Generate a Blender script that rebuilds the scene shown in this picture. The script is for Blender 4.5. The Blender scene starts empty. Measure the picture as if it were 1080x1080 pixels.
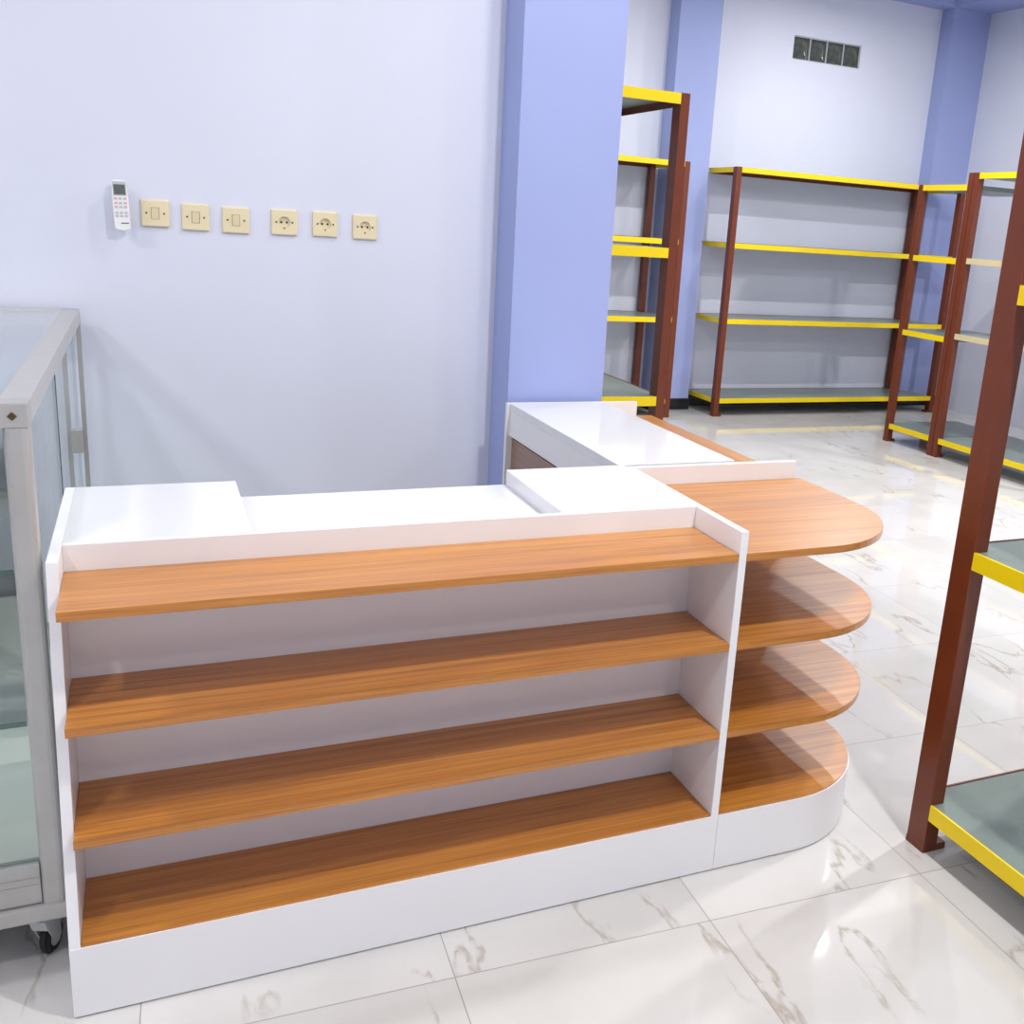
import bpy, bmesh, math, random
from mathutils import Matrix, Vector
random.seed(7)
scene = bpy.context.scene
COL = scene.collection

# ------------------------------------------------------------------ helpers
def lin(c):
    return tuple(((v / 255) / 12.92 if v / 255 <= 0.04045 else ((v / 255 + 0.055) / 1.055) ** 2.4) for v in c) + (1.0,)

def add_box(bm, x0, x1, y0, y1, z0, z1, bevel=0.0):
    vs = [bm.verts.new(p) for p in ((x0, y0, z0), (x1, y0, z0), (x1, y1, z0), (x0, y1, z0),
                                    (x0, y0, z1), (x1, y0, z1), (x1, y1, z1), (x0, y1, z1))]
    fs = [bm.faces.new([vs[i] for i in f]) for f in ((0, 3, 2, 1), (4, 5, 6, 7), (0, 1, 5, 4), (1, 2, 6, 5), (2, 3, 7, 6), (3, 0, 4, 7))]
    if bevel > 0:
        es = list({e for f in fs for e in f.edges})
        bmesh.ops.bevel(bm, geom=es, offset=bevel, segments=2, affect='EDGES', profile=0.6)

def add_prism(bm, pts, axis, a, b, bevel=0.0):
    """polygon pts (2D) extruded along an axis from a to b"""
    def P(p, t):
        return {'x': (t, p[0], p[1]), 'y': (p[0], t, p[1]), 'z': (p[0], p[1], t)}[axis]
    A = [bm.verts.new(P(p, a)) for p in pts]
    B = [bm.verts.new(P(p, b)) for p in pts]
    n = len(pts)
    fs = [bm.faces.new(A[::-1]), bm.faces.new(B)]
    for i in range(n):
        fs.append(bm.faces.new((A[i], A[(i + 1) % n], B[(i + 1) % n], B[i])))
    bmesh.ops.recalc_face_normals(bm, faces=fs)
    if bevel > 0:
        es = list({e for f in fs[:2] for e in f.edges})
        bmesh.ops.bevel(bm, geom=es, offset=bevel, segments=2, affect='EDGES', profile=0.6)

def add_cyl(bm, c, r, h, axis='y', seg=24, r2=None):
    r2 = r if r2 is None else r2
    rot = {'z': Matrix.Identity(4), 'y': Matrix.Rotation(math.radians(90), 4, 'X'), 'x': Matrix.Rotation(math.radians(90), 4, 'Y')}[axis]
    bmesh.ops.create_cone(bm, cap_ends=True, segments=seg, radius1=r, radius2=r2, depth=h, matrix=Matrix.Translation(c) @ rot)

def obj(name, bm, mat, parent=None, smooth=False):
    me = bpy.data.meshes.new(name)
    bmesh.ops.recalc_face_normals(bm, faces=bm.faces)
    bm.to_mesh(me); bm.free()
    if smooth:
        for p in me.polygons: p.use_smooth = True
    o = bpy.data.objects.new(name, me)
    if mat: me.materials.append(mat)
    COL.objects.link(o)
    if parent: o.parent = parent
    return o

def box(name, dims, mat, parent=None, bevel=0.0):
    bm = bmesh.new(); add_box(bm, *dims, bevel=bevel)
    return obj(name, bm, mat, parent)

def thing(name, label, cat, loc=(0, 0, 0), group=None):
    o = bpy.data.objects.new(name, None); COL.objects.link(o)
    o.empty_display_size = 0.05
    o.location = loc
    o['label'] = label; o['category'] = cat
    if group: o['group'] = group
    return o

def struct(name, bm, mat, label=None):
    o = obj(name, bm, mat); o['kind'] = 'structure'
    if label: o['label'] = label
    return o

def copy_tree(o, parent=None):
    c = o.copy(); COL.objects.link(c)
    if parent: c.parent = parent
    for ch in list(o.children): copy_tree(ch, c)
    return c

# ------------------------------------------------------------------ materials
def mat_base(name, col, rough=0.5, spec=0.5, metal=0.0, coat=0.0, coat_rough=0.05):
    m = bpy.data.materials.new(name); m.use_nodes = True
    b = m.node_tree.nodes['Principled BSDF']
    b.inputs['Base Color'].default_value = lin(col)
    b.inputs['Roughness'].default_value = rough
    b.inputs['Specular IOR Level'].default_value = spec
    b.inputs['Metallic'].default_value = metal
    b.inputs['Coat Weight'].default_value = coat
    b.inputs['Coat Roughness'].default_value = coat_rough
    return m

def noisy(name, col, amt=0.05, scale=6.0, rough=0.5, spec=0.5, metal=0.0, bump=0.0, bscale=120, stretch=(1, 1, 1), coat=0.0):
    m = mat_base(name, col, rough, spec, metal, coat)
    nt = m.node_tree; N = nt.nodes; L = nt.links; b = N['Principled BSDF']
    tc = N.new('ShaderNodeTexCoord'); mp = N.new('ShaderNodeMapping'); mp.inputs['Scale'].default_value = stretch
    L.new(tc.outputs['Object'], mp.inputs['Vector'])
    n = N.new('ShaderNodeTexNoise'); n.inputs['Scale'].default_value = scale; n.inputs['Detail'].default_value = 5
    L.new(mp.outputs[0], n.inputs['Vector'])
    r = N.new('ShaderNodeValToRGB'); c = lin(col)
    r.color_ramp.elements[0].position = 0.3; r.color_ramp.elements[1].position = 0.7
    r.color_ramp.elements[0].color = tuple(v * (1 - amt) for v in c[:3]) + (1,)
    r.color_ramp.elements[1].color = tuple(min(1, v * (1 + amt)) for v in c[:3]) + (1,)
    L.new(n.outputs['Fac'], r.inputs[0]); L.new(r.outputs[0], b.inputs['Base Color'])
    if bump > 0:
        n2 = N.new('ShaderNodeTexNoise'); n2.inputs['Scale'].default_value = bscale; n2.inputs['Detail'].default_value = 3
        L.new(tc.outputs['Object'], n2.inputs['Vector'])
        bp = N.new('ShaderNodeBump'); bp.inputs['Strength'].default_value = bump; bp.inputs['Distance'].default_value = 0.002
        L.new(n2.outputs['Fac'], bp.inputs['Height']); L.new(bp.outputs[0], b.inputs['Normal'])
    return m

def wood(name, dark, mid, light, along='x', rough=0.32):
    m = mat_base(name, mid, rough, 0.5, coat=0.6, coat_rough=0.4)
    nt = m.node_tree; N = nt.nodes; L = nt.links; b = N['Principled BSDF']
    tc = N.new('ShaderNodeTexCoord')
    def noise(sc, scale, det, dist=0.0):
        mp = N.new('ShaderNodeMapping'); mp.inputs['Scale'].default_value = sc
        L.new(tc.outputs['Object'], mp.inputs['Vector'])
        n = N.new('ShaderNodeTexNoise'); n.inputs['Scale'].default_value = scale; n.inputs['Detail'].default_value = det
        n.inputs['Distortion'].default_value = dist
        L.new(mp.outputs[0], n.inputs['Vector']); return n.outputs['Fac']
    s1 = (0.22, 14, 14) if along == 'x' else (14, 0.22, 14)
    s2 = (1.1, 85, 85) if along == 'x' else (85, 1.1, 85)
    a = noise(s1, 4.0, 4, 0.4); c = noise(s2, 4.0, 3, 0.0)
    mx = N.new('ShaderNodeMix'); mx.data_type = 'FLOAT'; mx.inputs[0].default_value = 0.5
    L.new(a, mx.inputs[2]); L.new(c, mx.inputs[3])
    r = N.new('ShaderNodeValToRGB'); e = r.color_ramp.elements
    e[0].position = 0.36; e[0].color = lin(dark); e[1].position = 0.64; e[1].color = lin(light)
    k = e.new(0.5); k.color = lin(mid)
    L.new(mx.outputs[0], r.inputs[0]); L.new(r.outputs[0], b.inputs['Base Color'])
    return m

def glass(name, tint, refl=1.0, rough=0.0):
    m = bpy.data.materials.new(name); m.use_nodes = True
    nt = m.node_tree; N = nt.nodes; L = nt.links
    N.remove(N['Principled BSDF']); out = N['Material Output']
    t = N.new('ShaderNodeBsdfTransparent'); t.inputs[0].default_value = lin(tint)
    g = N.new('ShaderNodeBsdfGlossy'); g.inputs['Color'].default_value = (1, 1, 1, 1); g.inputs['Roughness'].default_value = rough
    lw = N.new('ShaderNodeLayerWeight'); lw.inputs['Blend'].default_value = 0.5
    pw = N.new('ShaderNodeMath'); pw.operation = 'POWER'; pw.inputs[1].default_value = 5.0; L.new(lw.outputs['Facing'], pw.inputs[0])
    f = N.new('ShaderNodeMath'); f.operation = 'MULTIPLY_ADD'; f.inputs[1].default_value = 0.96; f.inputs[2].default_value = 0.04; L.new(pw.outputs[0], f.inputs[0])
    mu = N.new('ShaderNodeMath'); mu.operation = 'MULTIPLY'; mu.inputs[1].default_value = refl
    mx = N.new('ShaderNodeMixShader')
    L.new(f.outputs[0], mu.inputs[0]); L.new(mu.outputs[0], mx.inputs[0])
    L.new(t.outputs[0], mx.inputs[1]); L.new(g.outputs[0], mx.inputs[2]); L.new(mx.outputs[0], out.inputs['Surface'])
    return m

TILE, TX, TY, TROT = 0.6106, 1.3339, -0.1616, -0.0393
def floor_mat():
    m = mat_base('polished_marble_tile', (232, 229, 225), 0.09, 0.5)
    nt = m.node_tree; N = nt.nodes; L = nt.links; b = N['Principled BSDF']
    def math_(op, a, bb=None, c=None):
        n = N.new('ShaderNodeMath'); n.operation = op
        for i, v in enumerate((a, bb, c)):
            if v is None: continue
            if isinstance(v, (int, float)): n.inputs[i].default_value = v
            else: L.new(v, n.inputs[i])
        return n.outputs[0]
    geo = N.new('ShaderNodeNewGeometry')
    sub = N.new('ShaderNodeVectorMath'); sub.operation = 'SUBTRACT'; sub.inputs[1].default_value = (TX, TY, 0)
    L.new(geo.outputs['Position'], sub.inputs[0])
    rot = N.new('ShaderNodeVectorRotate'); rot.rotation_type = 'Z_AXIS'; rot.inputs['Angle'].default_value = -TROT
    L.new(sub.outputs[0], rot.inputs['Vector'])
    sc = N.new('ShaderNodeVectorMath'); sc.operation = 'SCALE'; sc.inputs['Scale'].default_value = 1 / TILE
    L.new(rot.outputs[0], sc.inputs[0])
    sep = N.new('ShaderNodeSeparateXYZ'); L.new(sc.outputs[0], sep.inputs[0])
    def edge(v):
        fr = math_('FRACT', v); d = math_('ABSOLUTE', math_('SUBTRACT', fr, 0.5)); return math_('SUBTRACT', 0.5, d)
    d = math_('MINIMUM', edge(sep.outputs['X']), edge(sep.outputs['Y']))
    grout = math_('LESS_THAN', d, 0.0021)
    cell = N.new('ShaderNodeVectorMath'); cell.operation = 'FLOOR'; L.new(sc.outputs[0], cell.inputs[0])
    wn = N.new('ShaderNodeTexWhiteNoise'); wn.noise_dimensions = '3D'; L.new(cell.outputs[0], wn.inputs['Vector'])
    off = N.new('ShaderNodeVectorMath'); off.operation = 'SCALE'; off.inputs['Scale'].default_value = 37.0
    L.new(wn.outputs['Color'], off.inputs[0])
    add = N.new('ShaderNodeVectorMath'); add.operation = 'ADD'; L.new(sc.outputs[0], add.inputs[0]); L.new(off.outputs[0], add.inputs[1])
    # vein field: stretched so the veins run roughly along Y, wriggling
    mp = N.new('ShaderNodeMapping'); mp.inputs['Scale'].default_value = (1.3, 0.42, 1); mp.inputs['Rotation'].default_value = (0, 0, 0.35)
    L.new(add.outputs[0], mp.inputs['Vector'])
    n1 = N.new('ShaderNodeTexNoise'); n1.inputs['Scale'].default_value = 1.0; n1.inputs['Detail'].default_value = 6; n1.inputs['Roughness'].default_value = 0.5
    L.new(mp.outputs[0], n1.inputs['Vector'])
    v = math_('ABSOLUTE', math_('SUBTRACT', n1.outputs['Fac'], 0.5))
    vein = N.new('ShaderNodeMapRange'); vein.inputs['From Min'].default_value = 0.0; vein.inputs['From Max'].default_value = 0.008
    vein.inputs['To Min'].default_value = 1; vein.inputs['To Max'].default_value = 0
    L.new(v, vein.inputs['Value'])
    n2 = N.new('ShaderNodeTexNoise'); n2.inputs['Scale'].default_value = 2.3; n2.inputs['Detail'].default_value = 2
    L.new(add.outputs[0], n2.inputs['Vector'])
    msk = N.new('ShaderNodeMapRange'); msk.inputs['From Min'].default_value = 0.43; msk.inputs['From Max'].default_value = 0.55
    L.new(n2.outputs['Fac'], msk.inputs['Value'])
    n4 = N.new('ShaderNodeTexNoise'); n4.inputs['Scale'].default_value = 26; n4.inputs['Detail'].default_value = 3
    L.new(add.outputs[0], n4.inputs['Vector'])
    brk = N.new('ShaderNodeMapRange'); brk.inputs['From Min'].default_value = 0.28; brk.inputs['From Max'].default_value = 0.5
    L.new(n4.outputs['Fac'], brk.inputs['Value'])
    vf = math_('MULTIPLY', math_('MULTIPLY', math_('MULTIPLY', vein.outputs[0], msk.outputs[0]), brk.outputs[0]), 0.55)
    n3 = N.new('ShaderNodeTexNoise'); n3.inputs['Scale'].default_value = 1.6; n3.inputs['Detail'].default_value = 4
    L.new(add.outputs[0], n3.inputs['Vector'])
    rb = N.new('ShaderNodeValToRGB'); rb.color_ramp.elements[0].position = 0.3; rb.color_ramp.elements[1].position = 0.7
    rb.color_ramp.elements[0].color = lin((204, 202, 200)); rb.color_ramp.elements[1].color = lin((217, 215, 213))
    L.new(n3.outputs['Fac'], rb.inputs[0])
    mv = N.new('ShaderNodeMix'); mv.data_type = 'RGBA'; mv.inputs[7].default_value = lin((150, 133, 112))
    L.new(vf, mv.inputs[0]); L.new(rb.outputs[0], mv.inputs[6])
    mg = N.new('ShaderNodeMix'); mg.data_type = 'RGBA'; mg.inputs[7].default_value = lin((158, 152, 146))
    L.new(grout, mg.inputs[0]); L.new(mv.outputs[2], mg.inputs[6]); L.new(mg.outputs[2], b.inputs['Base Color'])
    rg = math_('MULTIPLY_ADD', grout, 0.5, 0.025); L.new(rg, b.inputs['Roughness'])
    return m

M = {}
M['wall'] = noisy('lavender_white_paint', (222, 225, 240), 0.012, 2.0, 0.62, 0.3, bump=0.08, bscale=60)
M['blue'] = noisy('periwinkle_paint', (160, 172, 220), 0.02, 2.0, 0.5, 0.35, bump=0.06, bscale=60)
M['ceiling'] = noisy('ceiling_paint', (238, 239, 244), 0.01, 2.0, 0.8, 0.2)
M['skirting'] = mat_base('black_skirting_tile', (22, 22, 26), 0.25, 0.5)
M['floor'] = floor_mat()
M['white'] = noisy('white_laminate', (240, 239, 241), 0.008, 3.0, 0.28, 0.45)
M['gloss'] = noisy('glossy_white_laminate', (233, 233, 237), 0.004, 3.0, 0.07, 0.5)
M['woodx'] = wood('honey_wood_laminate', (156, 94, 28), (190, 121, 42), (208, 143, 62), 'x')
M['woody'] = wood('honey_wood_laminate_cross', (156, 94, 28), (190, 121, 42), (208, 143, 62), 'y')
M['darkwood'] = wood('dark_wood_veneer', (126, 92, 72), (146, 108, 86), (160, 122, 98), 'y', 0.4)
M['gapdark'] = mat_base('shadow_gap_black', (30, 28, 30), 0.6)
M['brown'] = noisy('red_brown_enamel', (110, 49, 23), 0.06, 12.0, 0.36, 0.45)
M['yellow'] = noisy('yellow_enamel', (244, 212, 8), 0.02, 10.0, 0.4, 0.4)
M['cream'] = noisy('faded_cream_yellow_enamel', (212, 196, 154), 0.06, 10.0, 0.45, 0.4)
M['sheet'] = noisy('grey_green_sheet_metal', (124, 138, 132), 0.04, 5.0, 0.3, 0.5)
M['alu'] = noisy('brushed_aluminium', (196, 194, 190), 0.03, 30.0, 0.38, 0.5, metal=0.55, stretch=(1, 1, 8))
M['alu2'] = noisy('grey_aluminium_profile', (182, 181, 178), 0.05, 12.0, 0.4, 0.5, metal=0.45)
M['glass'] = glass('clear_green_glass', (251, 254, 253), 1.0)
M['glassedge'] = mat_base('green_glass_edge', (44, 84, 74), 0.15, 0.5)
M['glassshelf'] = glass('green_glass_shelf', (246, 252, 250), 1.0)
M['strip'] = mat_base('tinted_glass_strip', (150, 172, 164), 0.2, 0.5)
M['casebase'] = noisy('case_floor_board', (228, 222, 217), 0.03, 4.0, 0.4, 0.4)
M['rubber'] = mat_base('black_rubber', (20, 20, 20), 0.5)
M['steel'] = mat_base('zinc_steel', (196, 198, 197), 0.35, 0.5, 0.2)
M['ivory'] = noisy('ivory_plastic', (234, 220, 182), 0.012, 20, 0.32, 0.5)
M['ivory2'] = noisy('ivory_rocker_plastic', (226, 211, 172), 0.012, 20, 0.28, 0.5)
M['hole'] = mat_base('dark_hole', (46, 36, 24), 0.7)
M['screw'] = mat_base('brass_screw', (84, 66, 40), 0.4, 0.5, 0.4)
M['remote'] = mat_base('white_remote_plastic', (240, 240, 240), 0.35)
M['lcdframe'] = mat_base('grey_lcd_surround', (190, 194, 192), 0.3)
M['lcd'] = noisy('grey_lcd', (92, 100, 100), 0.15, 90, 0.2)
M['btn'] = mat_base('grey_button', (196, 197, 200), 0.5)
M['btnpink'] = mat_base('pink_button', (216, 180, 178), 0.5)
M['mortar'] = noisy('grey_mortar', (176, 180, 184), 0.05, 30, 0.8)
M['block'] = noisy('smoky_glass_block', (116, 121, 114), 0.3, 22, 0.16, 0.6, bump=0.6, bscale=30)

# ------------------------------------------------------------------ room shell
YF, XR, ZC = 6.034, 7.482, 3.98          # far wall, right wall, ceiling height
YN, XL = -4.6, -3.2
WX0, WX1, WZ0, WZ1 = 5.449, 6.173, 3.078, 3.272
bm = bmesh.new(); add_box(bm, XL, XR, YN, YF, -0.1, 0); struct('floor', bm, M['floor'])
bm = bmesh.new(); add_box(bm, XL - .15, XR + .15, YN - .15, YF + .15, ZC, ZC + .1); struct('ceiling', bm, M['ceiling'])
bm = bmesh.new()
add_box(bm, XL, WX0, YF, YF + .15, 0, ZC); add_box(bm, WX1, XR, YF, YF + .15, 0, ZC)
add_box(bm, WX0, WX1, YF, YF + .15, 0, WZ0); add_box(bm, WX0, WX1, YF, YF + .15, WZ1, ZC)
struct('wall_far', bm, M['wall'])
bm = bmesh.new(); add_box(bm, XR, XR + .15, YN, YF, 0, ZC); struct('wall_right', bm, M['wall'])
bm = bmesh.new(); add_box(bm, XL - .15, XL, YN, YF, 0, ZC); struct('wall_left', bm, M['wall'])
bm = bmesh.new(); add_box(bm, XL - .15, XR + .15, YN - .15, YN, 0, ZC); struct('wall_near', bm, M['wall'])
YW = 1.826
bm = bmesh.new(); add_box(bm, XL, 1.4057, YW, YW + .1, 0, ZC); struct('wall_inner', bm, M['wall'])
bm = bmesh.new(); add_box(bm, 1.4057, 1.7933, 1.63, YW + .1, 0, ZC); struct('trim_1', bm, M['blue'], 'periwinkle blue column at the end of the wall with the switches')
bm = bmesh.new(); add_box(bm, 4.2177, 4.609, 5.857, YF, 0, ZC); struct('trim_2', bm, M['blue'], 'periwinkle blue column on the far wall left of the wide rack')
bm = bmesh.new(); add_box(bm, 7.0417, XR, 5.873, YF, 0, ZC); struct('trim_3', bm, M['blue'], 'periwinkle blue column in the far right corner')
bm = bmesh.new(); add_box(bm, XL, XR, 5.873, YF, 3.69, ZC); struct('trim_4', bm, M['blue'], 'blue ceiling beam along the far wall')
bm = bmesh.new(); add_box(bm, 7.0417, XR, YN, 5.873, 3.69, ZC); struct('trim_5', bm, M['blue'], 'blue ceiling beam along the right wall')
def base(name, dims):
    bm = bmesh.new(); add_box(bm, *dims); struct(name, bm, M['skirting'])
bm = bmesh.new()
add_box(bm, XL, 4.2077, YF - .01, YF, 0, .1); add_box(bm, 4.619, 7.0317, YF - .01, YF, 0, .1)
add_box(bm, 4.2077, 4.619, 5.847, 5.857, 0, .1); add_box(bm, 4.2077, 4.2177, 5.857, YF, 0, .1); add_box(bm, 4.609, 4.619, 5.857, YF, 0, .1)
add_box(bm, 7.0317, XR, 5.863, 5.873, 0, .1); add_box(bm, 7.0317, 7.0417, 5.873, YF, 0, .1)
struct('baseboard_far', bm, M['skirting'])
base('baseboard_right', (XR - .01, XR, 5.66, 5.863, 0, .1))
bm = bmesh.new(); add_box(bm, XL, 1.3957, YW - .01, YW, 0, .1); add_box(bm, 1.3957, 1.4057, 1.62, YW, 0, .1); add_box(bm, 1.4057, 1.7933, 1.62, 1.63, 0, .1); struct('baseboard_inner', bm, M['skirting'])

# glass blocks in the far wall
bw = (WX1 - WX0) / 4
places = ['leftmost of the row', 'second from the left of the row', 'third from the left of the row', 'rightmost of the row, nearest the corner column']
for i in range(4):
    x = WX0 + bw * (i + .5); h = (WZ1 - WZ0)
    t = thing('glass_block', 'smoky glass block in the high wall vent, %s' % places[i], 'glass block', (x, YF, WZ0), 'glass blocks in the far wall')
    bm = bmesh.new(); e = .009; d0, d1 = .012, .12
    add_box(bm, -bw / 2, bw / 2, d0, d1, 0, e); add_box(bm, -bw / 2, bw / 2, d0, d1, h - e, h)
    add_box(bm, -bw / 2, -bw / 2 + e * .7, d0, d1, e, h - e); add_box(bm, bw / 2 - e * .7, bw / 2, d0, d1, e, h - e)
    obj('mortar_frame', bm, M['mortar'], t)
    bm = bmesh.new(); n = 10; w2 = bw / 2 - e * .7; g = {}
    for a in range(n + 1):
        for c in range(n + 1):
            u, v = a / n * 2 - 1, c / n * 2 - 1
            dish = .02 * (1 - u ** 4) * (1 - v ** 4)
            g[a, c] = bm.verts.new((u * w2, .022 + dish, h / 2 + v * (h / 2 - e)))
    for a in range(n):
        for c in range(n): bm.faces.new((g[a, c], g[a + 1, c], g[a + 1, c + 1], g[a, c + 1]))
    bmesh.ops.solidify(bm, geom=bm.faces[:], thickness=-.03)
    obj('glass_face', bm, M['block'], t, smooth=True)

# ------------------------------------------------------------------ the counter
H, P, T, L_, D1, DB = 0.90, 0.162, 0.02, 1.4142, 0.2132, 0.637
Z1, Z2, Z3 = 0.8465, 0.6218, 0.3903
TS = 0.019; SL = 0.1115; XS, XRr = 0.3671, 1.0614; ZT = 0.0411
t = thing('display_counter', 'long white shop counter with four honey wood shelves across its front', 'counter', (0, 0, 0))
bm = bmesh.new(); add_box(bm, 0, L_ + T, 0, D1 + .018, .004, P - .005); obj('plinth', bm, M['white'], t)
bm = bmesh.new(); add_prism(bm, [(0.001, P - .005), (SL, H), (DB, H), (DB, 0), (D1 + .018, 0), (D1 + .018, P - .005)], 'x', 0, T, .0008); obj('side_panel', bm, M['white'], t)
bm = bmesh.new(); add_prism(bm, [(0, P - .005), (0, H), (DB - .019, H), (DB - .019, 0), (D1 + .018, 0), (D1 + .018, P - .005)], 'x', L_, L_ + T, .0008); obj('side_panel', bm, M['white'], t)
box('back_panel', (T, L_, D1, D1 + .018, P, H - .0005), M['white'], t, .0008)
for z, th in ((Z1, TS), (Z2, TS), (Z3, TS), (P, .0055)):
    bm = bmesh.new(); y0 = 0.0 if th > .01 else .003
    add_box(bm, T + .0005, L_ - .0005, y0, D1, z - th, z, .0012 if th > .01 else .0006)
    obj('shelf', bm, M['woodx'], t)
box('counter_top', (T, XS, D1 + .018, DB, H - .06, H), M['gloss'], t, .001)
box('counter_top', (XRr, L_, D1 + .018, DB, H - .06, H), M['gloss'], t, .001)
box('recessed_desktop', (XS, XRr, D1 + .018, DB, H - ZT - .02, H - ZT), M['gloss'], t, .001)
box('support_panel', (XS - .018, XS, D1 + .018, DB - .02, 0, H - .06), M['white'], t)
box('support_panel', (XRr, XRr + .018, D1 + .018, DB - .02, 0, H - .06), M['white'], t)

# rounded end unit
def rounded(x0, y1, xr, r, ys=0.0, seg=20):
    pts = [(x0, ys), (xr - r, ys)]
    for i in range(1, seg + 1):
        a = -math.pi / 2 + math.pi / 2 * i / seg
        pts.append((xr - r + r * math.cos(a), ys + r + r * math.sin(a)))
    pts += [(xr, y1), (x0, y1)]
    return pts
X0, XE, R_ = L_ + T + .001, 2.004, 0.325; DP = 0.600
t = thing('rounded_shelf_unit', 'quarter-round end shelf unit with four wood shelves on a curved white base', 'shelf unit', (X0, 0, 0))
def shift(pts): return [(x - X0, y) for x, y in pts]
bm = bmesh.new(); add_prism(bm, shift(rounded(X0, DP, XE, R_)), 'z', .004, P - .005); o = obj('plinth', bm, M['white'], t)
for z, th in ((Z1, TS), (Z2, TS), (Z3, TS)):
    bm = bmesh.new(); add_prism(bm, shift(rounded(X0, DP, XE, R_)), 'z', z - th, z, .0012); obj('shelf', bm, M['woodx'], t)
bm = bmesh.new(); add_prism(bm, shift(rounded(X0, DP, XE - .003, R_ - .003, .003)), 'z', P - .005, P + .0005, .0005); obj('shelf', bm, M['woodx'], t)
box('back_panel', (0, 1.985 - X0, DP, DP + .018, 0, H), M['white'], t, .0008)

# return counter behind
XI, XRET, YE, XLEDGE = 1.4005, 1.788, 1.60, 1.99
t = thing('return_counter', 'white side counter running back from the long counter to the blue column', 'counter', (XI, 0, 0))
AP = 0.1212
box('counter_top', (0, XRET - XI, DB + .0005, YE - .018, H - .03, H), M['gloss'], t, .001)
box('apron', (.0005, .018, DB, YE - .018, H - AP, H - .03), M['white'], t)
box('gap_shade_strip', (.045, .05, DB, YE - .018, H - AP - .03, H - AP), M['gapdark'], t)  # black strip paints in the shade of the gap under the apron
for k in range(2):
    y0 = DB + .004 + k * .474
    d = box('drawer_front', (.012, .03, y0, y0 + .47, .42, H - AP - .012), M['darkwood'], t, .001)
box('lower_panel', (.03, .045, DB, YE - .018, .04, H - AP - .03), M['darkwood'], t)
bm = bmesh.new(); add_box(bm, -.012, 1.925 - XI, YE - .018, YE, 0, H, .0008); obj('end_panel', bm, M['white'], t)
box('apron', (XRET - XI - .018, XRET - XI, DB + .001, YE - .018, P, H - .03), M['white'], t)
for z, th in ((Z1, TS), (Z2, TS), (Z3, TS), (P, .012)):
    box('shelf', (XRET - XI, XLEDGE - XI, DB + .001, YE - .018, z - th, z), M['woody'], t, .001)
box('plinth', (.03, XLEDGE - XI, DB + .001, YE - .018, 0, P - .012), M['white'], t)

# ------------------------------------------------------------------ racks
def rack(label, x0, x1, y0, y1, levels, pw=.05, pd=.06, eh=.042, yellow='xXyY', pale=(), skew=0.0, foot=True, omit=(), over=0.0, bare='', tall=None):
    """x0..x1 by y0..y1 footprint; levels: tops of the shelves; yellow: which sides carry the yellow edge; skew shifts the back right post"""
    ox, oy = x0, y0
    t = thing('storage_rack', label, 'rack', (ox, oy, 0), 'brown and yellow metal racks')
    W, D = x1 - x0, y1 - y0
    top = levels[-1]
    cor = {(0, 0): (0, 0), (1, 0): (W - pw, 0), (0, 1): (0, D - pd), (1, 1): (W - pw + skew, D - pd)}
    for k, (px, py) in cor.items():
        if k in omit: continue
        bm = bmesh.new(); add_box(bm, px, px + pw, py, py + pd, .004 if foot else 0, (tall or {}).get(k, top) + .002, .002)
        p = obj('post', bm, M['brown'], t)
        if foot:
            bm = bmesh.new()
            if k[0] == 0: add_box(bm, px - .001, px + pw + .03, py - .001, py + pd + .001, 0, .02, .0015)
            else: add_box(bm, px - .03, px + pw + .001, py - .001, py + pd + .001, 0, .02, .0015)
            obj('foot_plate', bm, M['brown'], p)
    for i, z in enumerate(levels):
        bm = bmesh.new()
        add_prism(bm, [(.004, .004), (W - .004 + over, .004), (W - .004 + skew + over, D - .004), (.004, D - .004)], 'z', z - (.034 if bare else .012), z - .002)
        s = obj('shelf', bm, M['sheet'], t)
        em = M['cream'] if i in pale else M['yellow']
        th = .006
        sides = {'y': [(pw, 0), (W - pw, 0), (W - pw, th), (pw, th)], 'Y': [(pw, D - th), (W - pw + skew, D - th), (W - pw + skew, D), (pw, D)],
                 'x': [(0, pd), (th, pd), (th, D - pd), (0, D - pd)], 'X': [(W - th, pd), (W, pd), (W + skew, D - pd), (W - th + skew, D - pd)]}
        for sd, q in sides.items():
            if sd in bare: continue
            bm = bmesh.new(); add_prism(bm, q, 'z', z - eh, z)
            obj('edge_trim' if sd in yellow else 'side_rail', bm, em if sd in yellow else M['brown'], s)
    return t

A_ = (.1596, .8512, 1.4846, 2.0974)
rack('wide four-shelf brown and yellow rack on the far wall, below the glass blocks', 4.675, 7.157, 5.505, 6.012, A_, skew=-.15, yellow='xXy', omit=((0, 1),))
rack('far wall rack glimpsed in the gap left of the far blue column', 1.78, 4.235, 5.505, 6.012, A_, skew=-.08, yellow='xXy')
rack('rack end peeking out from behind the near blue column, above the white side counter', 1.15, 2.246, 1.95, 2.72, A_, pw=.042, pd=.07, yellow='y')
EX = 5.675
rack('narrow rack on the right just before the wide far wall rack, short side outward', EX, EX + .585, 3.895, 4.455, (.149, .9139, 1.492, 2.018), pw=.05, pd=.05, yellow='x', over=.17, bare='yYX', tall={(0, 0): 2.0985})
rack('rack with pale cream middle shelf edges, between the narrow rack and the nearest post', EX, EX + .585, 2.66, 3.89, (.149, .95, 1.50, 2.0985), pw=.05, pd=.05, yellow='x', pale=(1, 2), over=.17, bare='yYX')
rack('nearest rack at the right edge of the photo, with one big brown post', 2.012, 2.62, -1.30, -.054, (.1441, .845, 1.4894, 2.097), pw=.045, pd=.065, eh=.045, yellow='xX')

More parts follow.
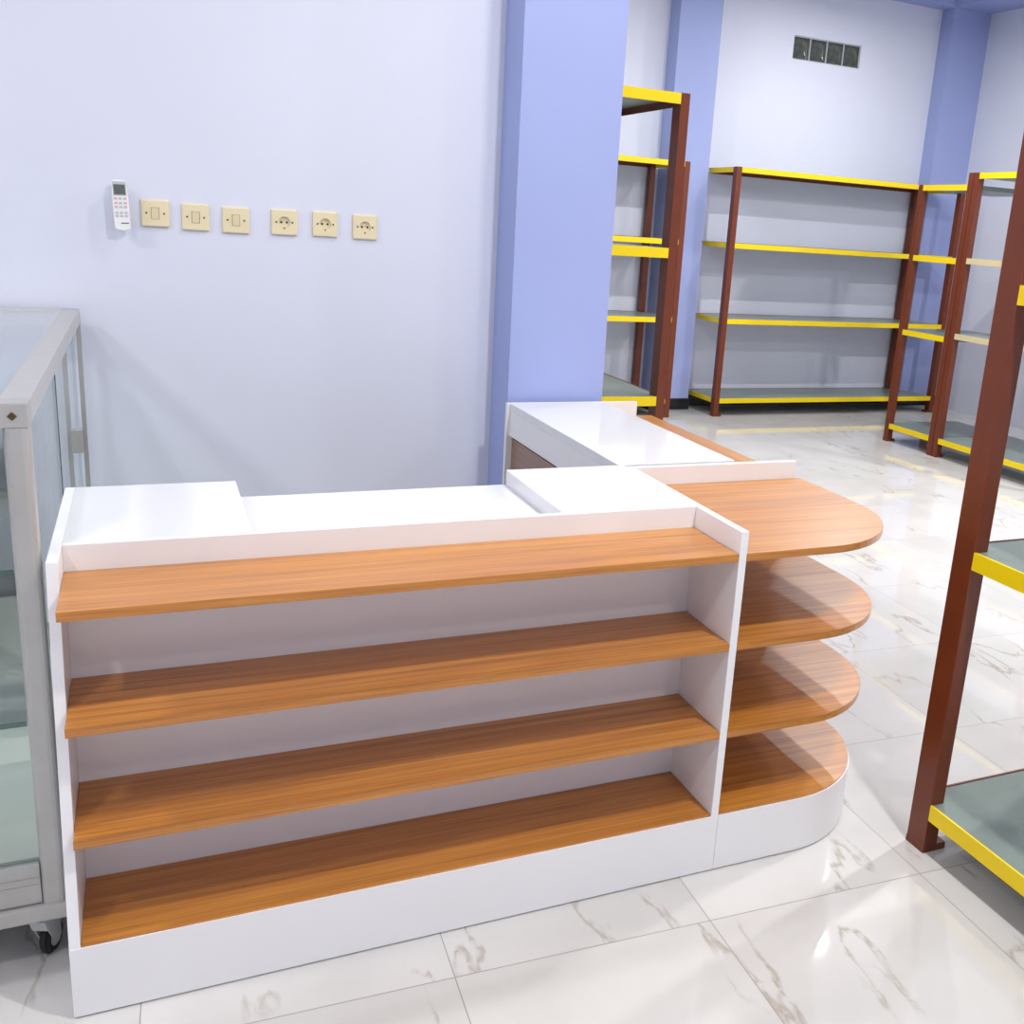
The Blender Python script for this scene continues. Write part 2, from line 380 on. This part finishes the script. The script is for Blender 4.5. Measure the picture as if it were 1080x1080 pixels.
# ------------------------------------------------------------------ glass showcase
SX1, SY0, SY1, SZ = -.012, .147, 1.785, 1.1886
SX0 = SX1 - 1.25; ZB = .129
t = thing('glass_showcase', 'aluminium framed glass showcase on casters at the left edge, beside the white counter', 'display case', (SX1, SY0, 0))
W, D = SX1 - SX0, SY1 - SY0
q = .05
for px in (-W, -q):
    for py in (0, D - q):
        bm = bmesh.new()
        if py == 0: add_box(bm, px if px < -.5 else -.043, px + .043 if px < -.5 else 0, py, py + q, .165, SZ - .045)
        else: add_box(bm, px if px < -.5 else -.014, px + .014 if px < -.5 else 0, D - .014, D, .165, SZ - .045)
        es = [e for e in bm.edges if abs(e.verts[0].co.z - e.verts[1].co.z) > .1]
        bmesh.ops.bevel(bm, geom=es, offset=.012 if py == 0 else .002, segments=3, affect='EDGES', profile=.5)
        obj('post', bm, M['alu2'], t)
bm = bmesh.new()
add_box(bm, -W + q, -q, 0, q, SZ - .045, SZ, .003); add_box(bm, -W + q, -q, D - q, D, SZ - .045, SZ, .003)
add_box(bm, -W, -W + q, q, D - q, SZ - .045, SZ, .003); add_box(bm, -q, 0, q, D - q, SZ - .045, SZ, .003)
obj('top_rail', bm, M['alu'], t)
for px in (-W, -q):
    for py in (0, D - q):
        c = box('corner_block', (px, px + q, py, py + q, SZ - .045, SZ), M['alu2'], t, .003)
        if py == 0:
            bm = bmesh.new(); add_cyl(bm, (px + q / 2, -.0005, SZ - .023), .008, .002, 'y', 4); obj('corner_screw', bm, M['screw'], c)
# headrail under the top, glazing frame
bm = bmesh.new(); add_box(bm, -W + q, -q - .005, .006, .026, SZ - .083, SZ - .046, .002); obj('header_rail', bm, M['alu2'], t)
bm = bmesh.new()
add_box(bm, -W + .043, -.043, .004, .03, .212, .258, .003); add_box(bm, -W + .043, -.043, .002, .034, .226, .2285)
obj('bottom_rail', bm, M['alu2'], t)
bm = bmesh.new(); add_box(bm, -W + .043, -.043, .006, D - .006, .166, .2115, .003); obj('kick_rail', bm, M['alu2'], t)
bm = bmesh.new(); add_box(bm, -W - .004, .004, -.006, D + .006, ZB, .165, .006); obj('base_tray', bm, M['alu2'], t)
box('floor_board', (-W + .01, -.012, .035, D - .012, .2125, .228), M['casebase'], t)
box('top_pane', (-W + q - .008, -q + .008, q - .008, D - q + .008, SZ - .008, SZ - .002), M['glass'], t)
box('front_pane', (-W + .043, -.043, .014, .02, .258, SZ - .083), M['glass'], t)
box('back_pane', (-W + q, -q, D - .022, D - .016, .213, SZ - .046), M['glass'], t)
box('left_pane', (-W + .014, -W + .02, q, D - q, .213, SZ - .046), M['glass'], t)
# sliding doors on the right side
dr = box('sliding_pane', (-.022, -.016, q, .78, .213, SZ - .046), M['glass'], t)
box('glass_overlap_strip', (-.0225, -.0215, .61, .755, .213, SZ - .046), M['strip'], dr)
box('pane_edge', (-.023, -.015, .775, .787, .213, SZ - .046), M['glassedge'], dr)
dr = box('sliding_pane', (-.036, -.030, .82, D - .015, .213, SZ - .046), M['glass'], t)
bm = bmesh.new(); add_box(bm, -.037, -.027, .83, .91, .213, SZ - .046, .002); obj('door_stile', bm, M['alu'], dr)
bm = bmesh.new(); add_box(bm, -.037, -.012, D - .045, D - .019, .72, .8, .004); obj('pull_handle', bm, M['alu'], dr)
box('side_channel', (-.045, -.004, q, D - q, .2116, .222), M['alu2'], t)
for z in (.556, .867):
    s = box('glass_shelf', (-W + .03, -.046, .026, D - .03, z - .005, z + .005), M['glassshelf'], t)
    bm = bmesh.new(); add_box(bm, -W + .03, -.046, .0235, .0259, z - .005, z + .005); obj('shelf_edge', bm, M['glassedge'], s)
for px in (-W + .06, -.049):
    for py in (.055, D - .07):
        ca = bmesh.new(); add_box(ca, -.03, .03, -.03, .03, ZB - .006, ZB, .001)
        add_cyl(ca, (0, 0, ZB - .014), .022, .018, 'z', 20, .026)
        add_prism(ca, [(-.03, ZB - .022), (.03, ZB - .022), (.034, ZB - .04), (-.02, ZB - .05)], 'x', -.0165, .0165, .002)
        for sgn in (-1, 1):
            add_prism(ca, [(-.022, ZB - .04), (.032, ZB - .036), (.034, .034), (.022, .024), (.008, .032)], 'x', sgn * .0145 - .0015, sgn * .0145 + .0015)
        add_cyl(ca, (0, .021, .036), .006, .036, 'x', 12)
        cst = obj('caster', ca, M['steel'], t); cst.location = (px, py, 0); cst.rotation_euler = (0, 0, -.38)
        bm = bmesh.new(); add_cyl(bm, (0, .021, .036), .036, .02, 'x', 32)
        bmesh.ops.bevel(bm, geom=[e for e in bm.edges if abs(e.verts[0].co.x - e.verts[1].co.x) < 1e-5], offset=.006, segments=3, affect='EDGES')
        w = obj('wheel', bm, M['rubber'], cst)
        bm = bmesh.new(); add_cyl(bm, (0, .021, .036), .02, .023, 'x', 24); obj('wheel_hub', bm, M['steel'], w)

# ------------------------------------------------------------------ wall plates and the remote
def plate_base(t, s=.0862):
    bm = bmesh.new(); add_box(bm, -s / 2, s / 2, -.010, 0, -s / 2, s / 2)
    fr = [e for e in bm.edges]
    es = [e for e in fr if all(v.co.y < -.005 for v in e.verts)] + [e for e in fr if abs(e.verts[0].co.y - e.verts[1].co.y) > .005]
    bmesh.ops.bevel(bm, geom=es, offset=.005, segments=3, affect='EDGES', profile=.55)
    return bm
ZPL = 1.4995
def screws(t, parent):
    for s in (-1, 1):
        bm = bmesh.new(); add_cyl(bm, (s * .0265, -.0103, 0), .0031, .0014, 'y', 12); obj('screw', bm, M['screw'], t)
def switch(x, z, label):
    t = thing('wall_switch', label, 'light switch', (x, YW, z), 'ivory light switches on the wall')
    obj('plate', plate_base(t), M['ivory'], t)
    bm = bmesh.new(); add_box(bm, -.0122, .0122, -.0106, -.009, -.0185, .0185); obj('rocker_gap', bm, M['hole'], t)
    bm = bmesh.new(); add_prism(bm, [(-.009, -.0178), (-.0118, -.0178), (-.0138, .0178), (-.009, .0178)], 'x', -.0112, .0112, .0008); obj('rocker', bm, M['ivory2'], t)
    screws(t, None)
def socket(x, z, label):
    t = thing('wall_socket', label, 'power socket', (x, YW, z), 'ivory power sockets on the wall')
    # plate with a round well
    s = .0862; bm = plate_base(t); pl = obj('plate', bm, M['ivory'], t)
    cut = bmesh.new(); add_cyl(cut, (0, -.0072, 0), .0195, .0132, 'y', 32)
    me = bpy.data.meshes.new('cut'); cut.to_mesh(me); cut.free(); co = bpy.data.objects.new('cut', me); COL.objects.link(co)
    co.parent = t
    md = pl.modifiers.new('well', 'BOOLEAN'); md.operation = 'DIFFERENCE'; md.object = co; md.solver = 'EXACT'
    bpy.context.view_layer.update()
    dg = bpy.context.evaluated_depsgraph_get()
    nm = bpy.data.meshes.new_from_object(pl.evaluated_get(dg)); pl.modifiers.clear(); pl.data = nm
    bpy.data.objects.remove(co)
    for sx in (-1, 1):
        bm = bmesh.new(); add_cyl(bm, (sx * .0095, -.0008, 0), .0038, .001, 'y', 14); obj('pin_hole', bm, M['hole'], t)
    bm = bmesh.new(); add_box(bm, -.0022, .0022, -.0105, -.001, -.0225, -.0175, .0005); obj('earth_clip', bm, M['screw'], t)
    screws(t, None)
switch(.225, 1.501, 'ivory light switch plate right beside the white remote')
switch(.348, 1.496, 'ivory light switch plate in the middle of the three switches')
switch(.4745, 1.494, 'ivory light switch plate rightmost of the switches, next to the sockets')
socket(.632, 1.497, 'ivory power socket plate leftmost of the sockets, next to the switches')
socket(.7695, 1.499, 'ivory power socket plate in the middle of the three sockets')
socket(.908, 1.497, 'ivory power socket plate nearest the blue column')

t = thing('wall_remote_control', 'slim white air conditioner remote with grey screen hung on the wall', 'remote control', (.125, YW, 1.521))
t.rotation_euler = (0, math.radians(-2.2), 0)
bm = bmesh.new()
n = 10; out = []
hw, hh = .0235, .0775
pts = [(-hw + .002, hh - .006), (-hw + .008, hh - .001), (0, hh), (hw - .008, hh - .001), (hw - .002, hh - .006), (hw, .0), (hw, -hh + .006), (hw - .006, -hh + .001), (0, -hh - .003), (-hw + .006, -hh + .001), (-hw, -hh + .006), (-hw, 0)]
add_prism(bm, pts, 'y', -.050, -.029, .003); obj('body', bm, M['remote'], t)
bm = bmesh.new(); add_box(bm, -.019, .019, -.0305, 0, -.045, .03, .002); obj('wall_holder', bm, M['remote'], t)
bm = bmesh.new(); add_box(bm, -.0195, .0195, -.0506, -.049, .028, .072, .0006); obj('screen_surround', bm, M['lcdframe'], t)
bm = bmesh.new(); add_box(bm, -.0165, .0165, -.0512, -.0504, .032, .063, .0003); obj('screen', bm, M['lcd'], t)
for r, z in enumerate((.020, .006, -.006, -.024, -.034)):
    for c in (-1, 0, 1):
        pink = (r == 0 and c != 0) or (r in (1, 2) and c == 1) or (r in (1, 2) and c == -1)
        bm = bmesh.new(); add_box(bm, c * .0135 - .0045, c * .0135 + .0045, -.0512, -.0498, z - .0035, z + .0035, .0005)
        obj('button', bm, M['btnpink'] if pink else M['btn'], t)
bm = bmesh.new(); add_box(bm, -.004, .019, -.0504, -.0498, -.0578, -.0545); obj('name_strip', bm, M['lcd'], t)

# ------------------------------------------------------------------ lights (ceiling lamps, plus an added fill)
def lamp(x, y, power, r=.14, z=ZC - .06, col=(1, .985, .96)):
    ld = bpy.data.lights.new('ceiling_or_fill_lamp', 'AREA'); ld.shape = 'DISK'; ld.size = r * 2; ld.energy = power; ld.color = col
    o = bpy.data.objects.new('ceiling_or_fill_lamp', ld); COL.objects.link(o); o.location = (x, y, z)
    o.visible_camera = True
LP = 40
for x, y, k, r in ((1.7, -1.2, 1.5, .07), (-1.2, -1.7, .7, .12), (4.55, -1.2, .7, .07), (4.5, .7, 1.25, .06), (1.7, .75, .4, .08), (-2.3, .1, 1.15, .25),  # last entry: added fill to brighten switch wall and showcase, no known source
                   (4.6, 3.14, 1.45, .035), (5.6, 4.75, .5, .06), (2.4, 4.7, .75, .06), (1.6, 3.2, .6, .07), (6.5, 1.3, 2.0, .07), (2.0, -3.2, .5, .1)):
    lamp(x, y, LP * k, r=r, z=3.55)
w = bpy.data.worlds.new('World'); scene.world = w; w.use_nodes = True
w.node_tree.nodes['Background'].inputs[0].default_value = (.8, .85, 1, 1); w.node_tree.nodes['Background'].inputs[1].default_value = .3

# ------------------------------------------------------------------ camera
F, PX, PY = 1040.0095, 624.4124, 507.2131
cx, cy, cz = 0.1914, -1.8223, 1.5596
rx, ry, rz = 1.3168, 0.0676, -0.4301
cd = bpy.data.cameras.new('camera'); cam = bpy.data.objects.new('camera', cd); COL.objects.link(cam)
cd.sensor_width = 36; cd.sensor_fit = 'HORIZONTAL'; cd.lens = F / 1080 * 36
cd.shift_x = -(PX - 540) / 1080; cd.shift_y = (PY - 540) / 1080
cam.matrix_world = Matrix.Translation((cx, cy, cz)) @ (Matrix.Rotation(rz, 4, 'Z') @ Matrix.Rotation(rx, 4, 'X') @ Matrix.Rotation(ry, 4, 'Z'))
cd.clip_start = .02
scene.camera = cam
vs = scene.view_settings
scene.display_settings.display_device = 'sRGB'
vs.view_transform = 'Standard'; vs.look = 'None'; vs.exposure = 0.03; vs.gamma = 1.0; vs.use_curve_mapping = False
